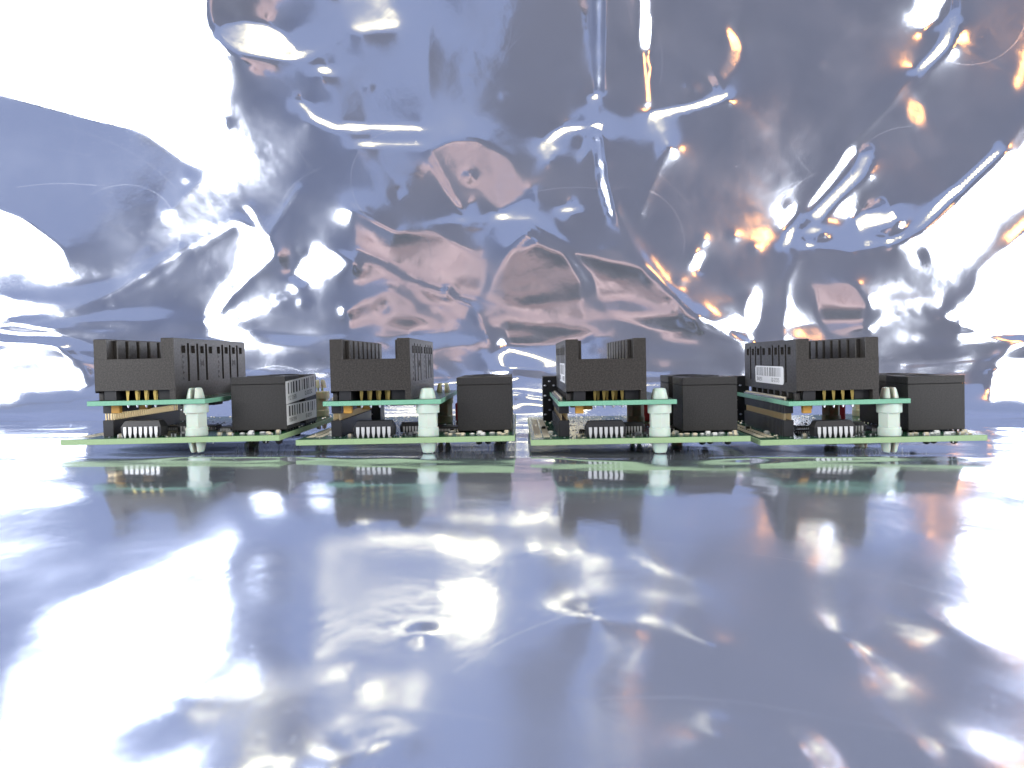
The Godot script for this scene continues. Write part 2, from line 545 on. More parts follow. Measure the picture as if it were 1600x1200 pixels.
func make_film() -> void:
	var step := 0.00264
	var flat := FRONT_Z - COVE_Z
	var xs := PackedFloat32Array()
	var nx := 501
	for i in nx:
		xs.append(-HALF_X + 2 * HALF_X * i / (nx - 1))
	var t0 := flat + 0.03
	var wall := PackedFloat32Array()
	var arc := COVE_R * PI / 2
	var nt := 241
	for j in nt:
		wall.append(t0 + step * j)
	var d := solve_wrinkles(xs, wall, step)
	var soft := FastNoiseLite.new()
	soft.seed = 11
	soft.frequency = 1.0
	soft.noise_type = FastNoiseLite.TYPE_SIMPLEX_SMOOTH
	soft.fractal_octaves = 2
	var ts := PackedFloat32Array()
	var floor_rows := 300
	for j in floor_rows:
		ts.append(t0 * j / floor_rows)
	ts.append_array(wall)
	var rows := ts.size()
	var dents := floor_dents()
	var vs := PackedVector3Array()
	var ns := PackedVector3Array()
	var uv := PackedVector2Array()
	var idx := PackedInt32Array()
	for j in rows:
		var b := base_point(ts[j])
		for i in nx:
			var q := Vector3(xs[i], b[0].x, b[0].y)
			var h := 0.0
			var upright := smoothstep(flat, flat + arc, ts[j])
			if j >= floor_rows:
				h += d[(j - floor_rows) * nx + i]
			h += upright * (0.0010 * soft.get_noise_2d(xs[i] * 5.0, ts[j] * 4.0) + 0.00006 * soft.get_noise_2d(xs[i] * 42.0 + 50, ts[j] * 38.0))
			h += upright * 0.0010 * (absf(soft.get_noise_2d(xs[i] * 4.5 + 31, ts[j] * 3.6 + 4)) - 0.2)
			h += 0.0024 * smoothstep(-0.02, -0.13, q.z) * smoothstep(0.16, 0.04, q.y) * soft.get_noise_2d(xs[i] * 7.0 + 3, ts[j] * 19.0)
			if upright < 1.0:
				var lying := 1.0 - upright
				# the table part: level under the boards, falling a little towards the camera, with shallow waves
				h -= lying * fall(q.z)
				var crest := (q.z - 0.016 - 0.006 * soft.get_noise_2d(xs[i] * 5.0, 3.0)) / 0.007
				h += 0.0013 * exp(-crest * crest) * clampf(0.55 + 1.2 * soft.get_noise_2d(xs[i] * 9.0, 8.0), 0.0, 1.0)
				for e in dents:
					var away := Vector2(xs[i] * 1000.0 - e[0], (ts[j] * 1000.0 - e[1]) * 0.8)
					if away.length_squared() < e[2] * e[2] * 6.0:
						h += 1.7 * e[3] * MM * exp(-away.length_squared() / (e[2] * e[2]))
				h += lying * (0.0011 * soft.get_noise_2d(xs[i] * 3.2 + 9, q.z * 8.0 + 7) + 0.00010 * soft.get_noise_2d(xs[i] * 11.0, q.z * 16.0) - 0.0006)
				h += 0.00011 * smoothstep(0.10, 0.03, absf(q.z - 0.03)) * soft.get_noise_2d(xs[i] * 20.0 + 4, q.z * 55.0)
			vs.append(q + Vector3(0, b[2].x, b[2].y) * h)
			uv.append(Vector2(xs[i], ts[j]))
	ns.resize(vs.size())
	for j in rows:
		for i in nx:
			var a := vs[j * nx + mini(i + 1, nx - 1)] - vs[j * nx + maxi(i - 1, 0)]
			var c := vs[mini(j + 1, rows - 1) * nx + i] - vs[maxi(j - 1, 0) * nx + i]
			ns[j * nx + i] = a.cross(c).normalized()
			if j < rows - 1 and i < nx - 1:
				var o := j * nx + i
				idx.append_array(PackedInt32Array([o, o + nx, o + 1, o + 1, o + nx, o + nx + 1]))
	var arr := []
	arr.resize(Mesh.ARRAY_MAX)
	arr[Mesh.ARRAY_VERTEX] = vs
	arr[Mesh.ARRAY_NORMAL] = ns
	arr[Mesh.ARRAY_TEX_UV] = uv
	arr[Mesh.ARRAY_INDEX] = idx
	var me := ArrayMesh.new()
	me.add_surface_from_arrays(Mesh.PRIMITIVE_TRIANGLES, arr)
	var m := StandardMaterial3D.new()
	m.resource_name = "metallized_film"
	m.albedo_color = lin(0.77, 0.82, 0.94)
	m.metallic = 0.89
	m.roughness = 1.0
	m.roughness_texture = worn_film()
	m.uv1_scale = Vector3(2.1, 2.1, 1)
	var fine := NoiseTexture2D.new()
	var fn := FastNoiseLite.new()
	fn.seed = 4
	fn.frequency = 0.05
	fn.fractal_octaves = 3
	fine.width = 1024
	fine.height = 1024
	fine.seamless = true
	fine.noise = fn
	fine.as_normal_map = true
	fine.bump_strength = 1.0
	m.normal_enabled = true
	m.normal_texture = fine
	m.normal_scale = 0.05
	me.surface_set_material(0, m)
	var o := MeshInstance3D.new()
	o.name = "backdrop_film"
	o.mesh = me
	add_child(o)
	o.set_meta("kind", "structure")
	o.set_meta("label", "crumpled blue grey metallized antistatic film lying under and behind the boards")

# ---------------------------------------------------------------- parts of a board
const PCB := 3.1      # top of the lower board
const UP0 := 21.0     # underside and top of the upper board
const UP1 := 23.6

func wall_skin(st: SurfaceTool, x: float, depth: float, side: float, zc: Array, yc: Array, hole: Callable) -> void:
	# an outer wall face at x with pockets of the given depth; side is the way it faces
	var xi := x - side * depth
	for a in zc.size() - 1:
		for b in yc.size() - 1:
			var z0: float = zc[a]
			var z1: float = zc[a + 1]
			var y0: float = yc[b]
			var y1: float = yc[b + 1]
			var inside := p(x - side * 50.0, (y0 + y1) / 2, (z0 + z1) / 2)
			if hole.call(a, b):
				poly(st, [p(xi, y0, z0), p(xi, y0, z1), p(xi, y1, z1), p(xi, y1, z0)], inside)
				var mid := p((x + xi) / 2, (y0 + y1) / 2, (z0 + z1) / 2)
				var sides := []
				if not hole.call(a - 1, b):
					sides.append([p(x, y0, z0), p(xi, y0, z0), p(xi, y1, z0), p(x, y1, z0)])
				if not hole.call(a + 1, b):
					sides.append([p(x, y0, z1), p(xi, y0, z1), p(xi, y1, z1), p(x, y1, z1)])
				if not hole.call(a, b - 1):
					sides.append([p(x, y0, z0), p(xi, y0, z0), p(xi, y0, z1), p(x, y0, z1)])
				if not hole.call(a, b + 1):
					sides.append([p(x, y1, z0), p(xi, y1, z0), p(xi, y1, z1), p(x, y1, z1)])
				for s in sides:
					var c: Vector3 = (s[0] + s[2]) / 2
					poly(st, s, c + (c - mid))
			else:
				poly(st, [p(x, y0, z0), p(x, y0, z1), p(x, y1, z1), p(x, y1, z0)], inside)

const HX0 := 19.7
const HX1 := 63.1
const HZ0 := 0.6
const HZ1 := 105.0
const HY0 := 28.9
const HY1 := 57.0

func make_housing(t: Node3D) -> void:
	var m: Material = mats["housing_plastic"]
	var pitch := (HZ1 - HZ0 - 8.0) / 8.0
	var root: MeshInstance3D
	# floor, front and rear cross walls
	var st := begin()
	box(st, HX0 + 2.2, HX1 - 2.2, HY0 + 0.4, HY0 + 8.0, HZ0 + 3.0, HZ1 - 3.0)
	root = obj("connector_housing", st, m, t)
	st = begin()
	box(st, HX0 + 0.02, HX1 - 0.02, HY0, 46.0, HZ0, HZ0 + 4.2, 0.08)
	obj("front_wall", st, m, root)
	st = begin()
	box(st, HX0 + 0.4, HX1 - 0.4, HY0, 46.0, HZ1 - 4.2, HZ1 - 0.02, 0.3)
	obj("rear_wall", st, m, root)
	# side walls with slits and square windows outside, ribs inside
	var zc := [HZ0 + 0.35]
	var kinds := [0]
	for k in 8:
		var z := HZ0 + 5.4 + pitch * (k + 0.5)
		zc.append(z - 2.6)
		kinds.append(1)
		zc.append(z + 2.6)
		kinds.append(0)
		if k < 7:
			zc.append(z + pitch / 2 - 1.35)
			kinds.append(2 if k != 3 else 0)
			zc.append(z + pitch / 2 + 1.35)
			kinds.append(0)
	zc.append(HZ1 - 0.35)
	var yc := [UP1 + 0.02, 33.0, 48.8, 53.0, 54.4, HY1 - 0.35]
	var hole := func(a: int, b: int) -> bool:
		if a < 0 or b < 0 or a >= kinds.size() or b >= 5:
			return false
		if kinds[a] == 1:
			return b == 2
		return kinds[a] == 2 and b >= 1 and b <= 3
	for s in [-1, 1]:
		var w := begin()
		var x: float = HX1 if s > 0 else HX0
		var xin: float = x - s * 7.0
		# on the left the skirt is cut into short feet
		var ycs := yc.duplicate()
		if s < 0:
			ycs[0] = HY0 - 1.0
		wall_skin(w, x, 1.7, s, zc, ycs, hole)
		var far := p(x - s * 3.5, 45.0, 52.0)
		var c := 0.35
		var yb: float = ycs[0]
		# top with cut edges
		poly(w, [p(x - s * c, HY1, HZ0 + c), p(x - s * c, HY1, HZ1 - c), p(xin + s * c, HY1, HZ1 - c), p(xin + s * c, HY1, HZ0 + c)], far)
		poly(w, [p(x, HY1 - c, HZ0 + c), p(x, HY1 - c, HZ1 - c), p(x - s * c, HY1, HZ1 - c), p(x - s * c, HY1, HZ0 + c)], far)
		poly(w, [p(xin, HY1 - c, HZ0 + c), p(xin, HY1 - c, HZ1 - c), p(xin + s * c, HY1, HZ1 - c), p(xin + s * c, HY1, HZ0 + c)], far)
		for z in [HZ0, HZ1]:
			var zi: float = z + c if z == HZ0 else z - c
			var low := 46.0 if z == HZ0 else HY0
			var xl: float = x - s * c
			poly(w, [p(xl, low, z), p(xl, HY1 - c, z), p(xin + s * c, HY1 - c, z), p(xin + s * c, low, z)], far)
			if s > 0:
				poly(w, [p(x, yb, zi), p(x, low, zi), p(x - 3.2, low, zi), p(x - 3.2, yb, zi)], far)
			poly(w, [p(x, low, zi), p(x, HY1 - c, zi), p(xl, HY1 - c, z), p(xl, low, z)], far)
			poly(w, [p(xin, 46.0, zi), p(xin, HY1 - c, zi), p(xin + s * c, HY1 - c, z), p(xin + s * c, 46.0, z)], far)
			poly(w, [p(xl, HY1 - c, z), p(xl, HY1, zi), p(xin + s * c, HY1, zi), p(xin + s * c, HY1 - c, z)], far)
		poly(w, [p(x - s * 3.2, yb, HZ0 + c), p(x - s * 3.2, yb, HZ1 - c), p(x, yb, HZ1 - c), p(x, yb, HZ0 + c)], far)
		poly(w, [p(x - s * 3.2, yb, HZ0 + c), p(x - s * 3.2, yb, HZ1 - c), p(x - s * 3.2, HY0 + 2, HZ1 - c), p(x - s * 3.2, HY0 + 2, HZ0 + c)], p(x, 26, 52))
		# inner face
		poly(w, [p(xin, HY0 + 7, HZ0 + c), p(xin, HY0 + 7, HZ1 - c), p(xin, HY1 - c, HZ1 - c), p(xin, HY1 - c, HZ0 + c)], far)
		var sw := obj("side_wall", w, m, root)
		for k in 8:
			var z := HZ0 + 5.4 + pitch * (k + 0.5)
			var rb := begin()
			var xa: float = minf(xin + s * 0.1, xin - s * 2.2)
			var xb: float = maxf(xin + s * 0.1, xin - s * 2.2)
			box(rb, xa, xb, HY0 + 7.5, HY1 - 0.6, z - 4.3, z + 4.3, 0.4)
			obj("rib", rb, m, root)
	# marks moulded into the right wall: two small emblems and two columns of characters
	var mk := begin()
	for e in [1.0, 5.0]:
		var zm: float = HZ0 + 5.4 + pitch * (e + 1.5)
		for q in [[-2.2, -1.8, -2.2, 2.2], [1.8, 2.2, -2.2, 2.2], [-1.8, 1.8, -2.2, -1.8], [-1.8, 1.8, 1.8, 2.2], [-1.0, -0.4, -1.2, 1.2], [0.4, 1.0, -1.2, 1.2]]:
			box(mk, HX1 - 0.02, HX1 + 0.16, 43.0 + q[2], 43.0 + q[3], zm + q[0], zm + q[1])
	for e in [0.0, 4.0]:
		var zm: float = HZ0 + 5.4 + pitch * (e + 0.5)
		for k in 5:
			var ym := 34.0 + 3.0 * k
			box(mk, HX1 - 0.02, HX1 + 0.16, ym, ym + 1.6, zm - 1.2 + 0.3 * (k % 2), zm - 0.4)
			box(mk, HX1 - 0.02, HX1 + 0.16, ym + 0.6 * (k % 3), ym + 0.9 + 0.4 * (k % 3), zm + 0.2, zm + 1.3)
	obj("moulded_marks", mk, m, root).set_meta("kind", "stuff")
	# feet under the left wall
	for k in 8:
		var z := HZ0 + 3.0 + pitch * k
		part_box("foot", [HX0 + 0.3, HX0 + 3.0, UP1 + 0.01, HY0 + 0.5, z, z + 3.0], "housing_plastic", root, 0.2)
	# dark blocks of the contact carrier below the front wall
	part_box("contact_carrier", [HX0 + 4.0, HX0 + 10.5, UP1 + 0.01, HY0 + 0.39, 2.0, HZ1 - 6], "header_plastic", root, 0.2)
	part_box("contact_carrier", [HX1 - 11.5, HX1 - 3.4, UP1 + 0.01, HY0 + 0.39, 5.0, HZ1 - 6], "header_plastic", root, 0.2)
	part_box("contact_carrier", [HX0 + 12.0, HX1 - 12.0, UP1 + 0.01, HY0 + 0.39, 16.0, HZ1 - 6], "gap_black", root, 0.2)
	for k in 4:
		for back in 2:
			var x: float = 35.5 + 4.95 * k + (2.5 if back else 0.0)
			var z: float = 11.0 if back else 4.2
			var c := begin()
			frustum(c, [x - 0.5, x + 0.5, z - 0.3, z + 0.3], UP1 + 0.01, [x - 0.8, x + 0.8, z - 0.3, z + 0.3], UP1 + 3.2)
			box(c, x - 0.85, x + 0.85, UP1 + 3.2, HY0 + 0.3, z - 0.35, z + 0.5, 0.1)
			obj("contact_pin", c, mats["gold"], root)

func make_standoff(t: Node3D, x: float, z: float, turn: float, m: String, tall := 1.0) -> void:
	var root := Node3D.new()
	root.name = "standoff"
	t.add_child(root, true)
	root.position = p(x, 0, z)
	root.rotation.y = turn
	var st := begin()
	lathe(st, [[0, PCB + 0.02], [5.7, PCB + 0.02], [5.7, UP0 - 5.0]], 6, 0, 0, 0.0, false)
	obj("hexagonal_body", st, mats[m], root)
	st = begin()
	lathe(st, [[0, PCB + 0.01], [5.6, PCB + 0.01], [5.8, PCB + 0.4], [5.8, PCB + 4.2], [5.5, PCB + 4.8], [5.0, PCB + 5.0]], 28, 0, 0)
	obj("foot_ring", st, mats[m], root)
	st = begin()
	lathe(st, [[5.0, UP0 - 5.2], [6.2, UP0 - 5.2], [6.4, UP0 - 4.9], [6.4, UP0 - 0.4], [6.2, UP0 - 0.02], [0, UP0 - 0.02]], 28, 0, 0)
	obj("collar", st, mats[m], root)
	# split barbs above and below, two prongs each
	for s in [1, -1]:
		for half in [-1, 1]:
			var b := begin()
			var prof := [[2.2, 0.0], [2.2, 2.4], [4.5, 2.5], [4.4, 3.3], [3.5, 7.2], [3.0, 8.1], [1.6, 8.4]]
			var n := 9
			for k in prof.size() - 1:
				for i in n:
					var q := []
					for e in [[k, i], [k, i + 1], [k + 1, i + 1], [k + 1, i]]:
						var a: float = -PI / 2 * 0.999 + PI * 0.999 * e[1] / n
						var r: float = prof[e[0]][0]
						var yy: float = UP1 - 2.4 + prof[e[0]][1] if s > 0 else 2.4 - prof[e[0]][1] * 1.02
						q.append(p(half * (1.25 + (r - 1.2) * cos(a)), yy, r * sin(a)))
					poly(b, q, p(half * 1.4, (UP1 if s > 0 else 0.0), 0))
			var y0: float = UP1 - 2.4 if s > 0 else 2.4
			var y1: float = UP1 + 6.0 if s > 0 else -6.15
			# the flat inner face of the slot
			var face := []
			for k in prof.size():
				face.append(p(half * 1.25, UP1 - 2.4 + prof[k][1] if s > 0 else 2.4 - prof[k][1] * 1.02, -prof[k][0]))
			for k in prof.size():
				var kk := prof.size() - 1 - k
				face.append(p(half * 1.25, UP1 - 2.4 + prof[kk][1] if s > 0 else 2.4 - prof[kk][1] * 1.02, prof[kk][0]))
			poly(b, [face[1], face[5], face[8], face[12]], p(half * 4, y0, 0))
			poly(b, [face[2], face[4], face[9], face[11]], p(half * 4, y0, 0))
			poly(b, [p(half * 1.25, y1 if s < 0 else y1, -0.9), p(half * 1.25, y1, 0.9), p(half * 1.35, y1, 0.9), p(half * 1.35, y1, -0.9)], p(half * 1.0, 10, 0))
			obj("prong", b, mats[m], root)

func make_chip(t: Node3D, x0: float, x1: float, z0: float, z1: float, n: int, tall: float, name_ := "dual_inline_chip") -> void:
	var st := begin()
	var ym := PCB + tall * 0.62
	frustum(st, [x0 + 0.4, x1 - 0.4, z0 + 0.4, z1 - 0.4], PCB + 0.6, [x0, x1, z0, z1], ym)
	frustum(st, [x0, x1, z0, z1], ym + 0.005, [x0 + tall * 0.2, x1 - tall * 0.2, z0 + tall * 0.16, z1 - tall * 0.16], PCB + tall)
	var root := obj(name_, st, mats["chip_epoxy"], t)
	var pitch := (x1 - x0 - 5.0) / (n - 1) if n > 1 else 1.0
	for row in 2:
		for k in n:
			var x := x0 + 2.5 + k * pitch
			var za: float = z0 - 0.75 if row == 0 else z1 + 0.15
			var c := begin()
			var w := pitch * 0.30
			box(c, x - w, x + w, PCB + tall * 0.30, ym + 0.05, za, za + 0.6, 0.1)
			frustum(c, [x - w * 0.45, x + w * 0.45, za + 0.1, za + 0.5], PCB + 0.01, [x - w, x + w, za, za + 0.6], PCB + tall * 0.30)
			box(c, x - w, x + w, ym - 0.15, ym + 0.25, za + 0.05, za + 0.9, 0.05)
			obj("pin", c, mats["tin"], root)

func make_small_chip(t: Node3D, cx: float, cz: float, w: float, d: float, h: float, n: int) -> void:
	var st := begin()
	frustum(st, [cx - w / 2, cx + w / 2, cz - d / 2, cz + d / 2], PCB + 0.25, [cx - w / 2 + 0.4, cx + w / 2 - 0.4, cz - d / 2 + 0.4, cz + d / 2 - 0.4], PCB + h)
	var root := obj("surface_mount_chip", st, mats["chip_epoxy"], t)
	var c := begin()
	for k in n:
		var x := cx - w / 2 + w * (k + 0.5) / n
		for s in [-1, 1]:
			var z: float = cz + s * (d / 2 + 0.35)
			box(c, x - w / n * 0.24, x + w / n * 0.24, PCB + 0.01, PCB + h * 0.55, z - 0.35, z + 0.35)
	var o := obj("chip_leads", c, mats["tin"], root)
	o.set_meta("kind", "stuff")

func make_relay(t: Node3D, z0: float, z1: float) -> void:
	var x0 := 86.2
	var x1 := 117.2
	var st := begin()
	box(st, x0 + 0.12, x1 - 0.12, PCB + 1.2, PCB + 27.0, z0 + 0.12, z1 - 0.12, 0.2)
	var root := obj("relay", st, mats["relay_plastic"], t)
	st = begin()
	box(st, x0 + 0.05, x1 - 0.05, PCB + 27.12, PCB + 31.4, z0 + 0.05, z1 - 0.05, 0.25)
	obj("relay_cap", st, mats["relay_plastic"], root)
	st = begin()
	var cz := (z0 + z1) / 2
	lathe(st, [[7.0, PCB + 31.3], [7.0, PCB + 31.75], [9.2, PCB + 31.75], [9.2, PCB + 31.3]], 32, (x0 + x1) / 2 - 1, cz)
	obj("moulded_ring", st, mats["relay_plastic"], root)
	for k in 5:
		var z := lerpf(z0 + 3, z1 - 3, k / 4.0)
		part_box("relay_foot", [x1 - 1.4, x1 - 0.5, PCB, PCB + 1.3, z - 0.7, z + 0.7], "gap_black", root)
		part_box("relay_foot", [x0 + 0.5, x0 + 1.4, PCB, PCB + 1.3, z - 0.7, z + 0.7], "gap_black", root)

func barcode(parent: Node, o: Vector3, ex: Vector3, ey: Vector3, w: float, h: float, seed_: int, m: Material, coarse: float) -> void:
	# printed bars on the plane (ex, ey) from the corner o, all in millimetres
	var rng := RandomNumberGenerator.new()
	rng.seed = seed_
	var st := begin()
	var n := ex.cross(ey).normalized()
	var at := 0.0
	while at < w - 0.4:
		var b := rng.randf_range(0.25, 0.9) * coarse
		var e := minf(at + b, w)
		var q := []
		for k in [[at, 0.0], [e, 0.0], [e, h], [at, h]]:
			var v: Vector3 = o + ex * k[0] + ey * k[1]
			q.append(p(v.x, v.y, v.z))
		var v0 := o - n * 20.0
		poly(st, q, p(v0.x, v0.y, v0.z))
		at = e + rng.randf_range(0.5, 1.3) * coarse
	obj("barcode", st, m, parent)

func lettering(parent: Node, text: String, o: Vector3, height: float, turn_y: float, tilt: float) -> void:
	var tm := TextMesh.new()
	var f := SystemFont.new()
	f.font_names = PackedStringArray(["Droid Sans"])
	tm.font = f
	tm.text = text
	tm.font_size = 32
	tm.pixel_size = height * MM / 24.0
	tm.depth = 0.00003
	tm.horizontal_alignment = HORIZONTAL_ALIGNMENT_LEFT
	tm.curve_step = 4.0
	tm.material = mats["ink"]
	var mi := MeshInstance3D.new()
	mi.name = "printed_number"
	mi.mesh = tm
	parent.add_child(mi, true)
	mi.transform = Transform3D(Basis(Vector3.UP, turn_y) * Basis(Vector3.BACK, tilt), p(o.x, o.y, o.z))

func sticker(t: Node3D, x: float, side: float, za: float, zb: float, ya: float, yb: float, skew: float, rounded: float, seed_: int, left: String, right: String) -> void:
	# a paper label on a wall that faces side; za is the end on the reader's left
	var e := 0.12 * side
	var st := begin()
	var outline := []
	var len_ := absf(zb - za)
	var dirz := signf(zb - za)
	var hgt := yb - ya
	for c in [[0, 0, PI], [1, 0, -PI / 2], [1, 1, 0.0], [0, 1, PI / 2]]:
		for k in 5:
			var a: float = c[2] + PI / 2 * k / 4.0
			var u: float = (rounded if c[0] == 0 else len_ - rounded) + rounded * cos(a)
			var v: float = (rounded if c[1] == 0 else hgt - rounded) + rounded * sin(a)
			outline.append(Vector2(u, v))
			if rounded <= 0.01:
				break
	var at := func(u: float, v: float, off: float) -> Vector3:
		return p(x + off, ya + v + skew * u, za + dirz * u)
	var front := []
	for q in outline:
		front.append(at.call(q.x, q.y, e))
	var inside := p(x - side * 30.0, (ya + yb) / 2, (za + zb) / 2)
	poly(st, front, inside)
	for k in outline.size():
		var q: Vector2 = outline[k]
		var r: Vector2 = outline[(k + 1) % outline.size()]
		poly(st, [at.call(q.x, q.y, 0.0), at.call(r.x, r.y, 0.0), at.call(r.x, r.y, e), at.call(q.x, q.y, e)], at.call(len_ / 2, hgt / 2, 0.0))
	var root := obj("barcode_sticker", st, mats["sticker_paper"], t)
	var ink_x := x + e + 0.03 * side
	barcode(root, Vector3(ink_x, ya + hgt * 0.42 + skew * len_ * 0.06, za + dirz * len_ * 0.06), Vector3(0, skew, dirz), Vector3(0, 1, 0), len_ * 0.88, hgt * 0.5, seed_, mats["ink"], 3.4 if side > 0 else 2.0)
	var turn := PI / 2 if side > 0 else -PI / 2
	var tilt := atan(skew)
	lettering(root, left, Vector3(ink_x, ya + hgt * 0.22 + skew * len_ * 0.06, za + dirz * len_ * 0.06), hgt * 0.2, turn, tilt)
	lettering(root, right, Vector3(ink_x, ya + hgt * 0.22 + skew * len_ * 0.6, za + dirz * len_ * 0.6), hgt * 0.2, turn, tilt)

func make_board() -> Node3D:
	var t := Node3D.new()
	t.name = "circuit_board_assembly"
	# lower board: fibreglass core with a solder mask sheet on top
	var w := 118.6
	var dp := 150.0
	var lower := part_box("lower_circuit_board", [0, w, 0, PCB - 0.12, 0, dp], "fibreglass_edge", t, 0.12)
	part_box("solder_mask", [0.3, w - 0.3, PCB - 0.12, PCB, 0.3, dp - 0.3], "board_top", lower)
	var upper := part_box("upper_circuit_board", [15.3, 79.2, UP0, UP1 - 0.1, 0, 112.0], "mint_edge", t, 0.15)
	part_box("solder_mask", [0.6, w - 0.6, -0.08, -0.002, 0.6, dp - 0.6], "board_top", lower)
	part_box("solder_mask", [15.9, 78.6, UP0 - 0.08, UP0 - 0.002, 0.5, 111.5], "board_top", upper)
	part_box("solder_mask", [15.6, 78.9, UP1 - 0.1, UP1, 0.3, 111.7], "board_top", upper)
	make_housing(t)
	make_relay(t, 18.0, 44.5)
	make_relay(t, 56.0, 82.5)
	# the stacked pin header under the left edge of the upper board
	var st := begin()
	box(st, 16.5, 22.0, PCB + 0.01, 12.2, 13.0, 94.0, 0.15)
	for k in 32:
		var z := 14.2 + k * 2.54
		box(st, 16.0, 16.6, PCB + 0.01, 12.0, z - 0.7, z + 0.7)
	var hd := obj("pin_header", st, mats["header_plastic"], t)
	st = begin()
	box(st, 16.9, 21.8, 16.0, UP0, 13.0, 94.0, 0.15)
	for k in 32:
		var z := 14.2 + k * 2.54
		box(st, 16.4, 17.0, 16.1, UP0 - 0.1, z - 0.7, z + 0.7)
	obj("upper_socket", st, mats["header_plastic"], hd)
	st = begin()
	for k in 32:
		var z := 14.2 + k * 2.54
		box(st, 17.2, 17.9, 12.1, 16.1, z - 0.32, z + 0.32)
		box(st, 20.4, 21.1, 12.1, 16.1, z - 0.32, z + 0.32)
	var o := obj("gold_pins", st, mats["pale_gold"], hd)
	o.set_meta("kind", "stuff")
	st = begin()
	for k in 64:
		var z := 13.6 + k * 1.27
		box(st, 15.9, 17.3, UP1 + 0.01, UP1 + 0.9, z - 0.3, z + 0.3)
		box(st, 18.0, 18.6, UP1 + 0.01, UP1 + 1.7, z - 0.3, z + 0.3)
	o = obj("soldered_pin_row", st, mats["solder"], t)
	o.set_meta("kind", "stuff")
	st = begin()
	box(st, 17.3, 17.95, UP1 + 0.01, UP1 + 1.6, 12.5, 95.0, 0.1)
	obj("solder_comb", st, mats["cream"], t)
	# parts that hang under the upper board
	for b in [[24.9, 29.4, 16.4, UP0 - 0.01, 6.0, 9.5], [31.0, 36.2, 17.2, UP0 - 0.01, 24.0, 28.0], [24.5, 28.6, 17.4, UP0 - 0.01, 40.0, 44.0]]:
		part_box("tantalum_capacitor", b, "tantalum", t, 0.3)
	part_box("hanging_chip", [38.0, 60.0, 16.8, UP0 - 0.01, 60.0, 72.0], "chip_epoxy", t, 0.3)
	part_box("hanging_chip", [30.0, 55.0, 17.5, UP0 - 0.01, 84.0, 96.0], "chip_epoxy", t, 0.3)
	for k in 4:
		st = begin()
		lathe(st, [[0, UP0 - 1.8], [0.5, UP0 - 1.5], [1.0, UP0 - 0.01]], 8, 35.5 + 4.95 * k, 4.4)
		obj("solder_joint", st, mats["solder"], t)
	# on the lower board
	make_chip(t, 30.3, 52.4, 5.0, 13.5, 7, 8.9)
	make_chip(t, 52.5, 66.0, 24.0, 31.0, 6, 6.0)
	make_small_chip(t, 33.0, 30.0, 9.0, 6.0, 2.2, 8)
	make_small_chip(t, 60.0, 48.0, 14.0, 8.0, 2.4, 12)
	make_small_chip(t, 79.0, 40.0, 12.0, 12.0, 2.2, 14)
	make_small_chip(t, 40.0, 52.0, 10.0, 8.0, 2.2, 8)
	part_box("red_capacitor", [78.0, 83.5, PCB + 0.01, 15.5, 97.0, 100.5], "red_case", t, 0.8)
	# tall black connector at the rear left with its solder tails
	var bk := part_box("rear_connector", [10.5, 24.5, PCB + 0.01, 34.5, 112.5, 128.0], "header_plastic", t, 0.4)
	for k in 9:
		var x: float = 12.2 + (k % 3) * 3.0
		var y: float = 8.0 + (k / 3) * 10.0 + (k % 2) * 3.0
		st = begin()
		lathe(st, [[0, y - 0.8], [1.1, y - 0.2], [0.9, y + 0.4], [0, y + 0.9]], 8, x, 112.2)
		obj("solder_tail", st, mats["solder"], bk)
	# passives and bare pads
	var rng := RandomNumberGenerator.new()
	rng.seed = 77
	var spots := [[83, 9], [87, 12], [90, 6], [95, 10], [99, 13], [101, 6], [106, 11], [110, 8], [114, 13], [112, 5], [57, 10], [60, 15], [63, 9], [62, 20], [80, 15], [83, 22], [82, 30], [78, 55], [84, 52], [57, 36], [66, 38], [46, 22], [30, 21], [12, 30], [9, 60], [27, 11]]
	for s in spots:
		var ww := rng.randf_range(1.4, 2.6)
		var hh := rng.randf_range(0.8, 1.7)
		var dd := rng.randf_range(1.2, 2.0)
		var kind: String = ["white_print", "cream", "chip_epoxy", "cream", "tin"][rng.randi() % 5]
		var b := part_box("surface_mount_part", [s[0] - ww / 2, s[0] + ww / 2, PCB + 0.01, PCB + hh, s[1] - dd / 2, s[1] + dd / 2], kind, t, 0.15)
		for e in [-1, 1]:
			var xe: float = s[0] + e * (ww / 2 + 0.25)
			part_box("end_cap", [xe - 0.35, xe + 0.35, PCB + 0.012, PCB + hh * 0.8, s[1] - dd / 2 + 0.1, s[1] + dd / 2 - 0.1], "solder", b, 0.1)
	st = begin()
	for k in 26:
		for r in 2:
			var z := 12.0 + k * 4.6
			box(st, 2.4 + r * 5.0, 6.4 + r * 4.6, PCB + 0.005, PCB + 0.10, z, z + 3.0)
	o = obj("edge_pads", st, mats["cream"], t)
	o.set_meta("kind", "stuff")
	st = begin()
	for k in 160:
		var x := rng.randf_range(2.0, 117.0)
		var z := rng.randf_range(1.5, 148.0)
		var q := rng.randf_range(0.25, 0.7)
		lathe(st, [[q * 1.5, PCB + 0.005], [q, PCB + q * 0.7], [0, PCB + q]], 6, x, z)
	o = obj("solder_dots", st, mats["solder"], t)
	o.set_meta("kind", "stuff")
	# leads under the board
	st = begin()
	for k in 22:
		var x := rng.randf_range(70.0, 117.0)
		var z := rng.randf_range(12.0, 90.0)
		box(st, x - 0.3, x + 0.3, -rng.randf_range(1.5, 4.2), 0.01, z - 0.3, z + 0.3)
	o = obj("underside_leads", st, mats["tin"], t)
	o.set_meta("kind", "stuff")
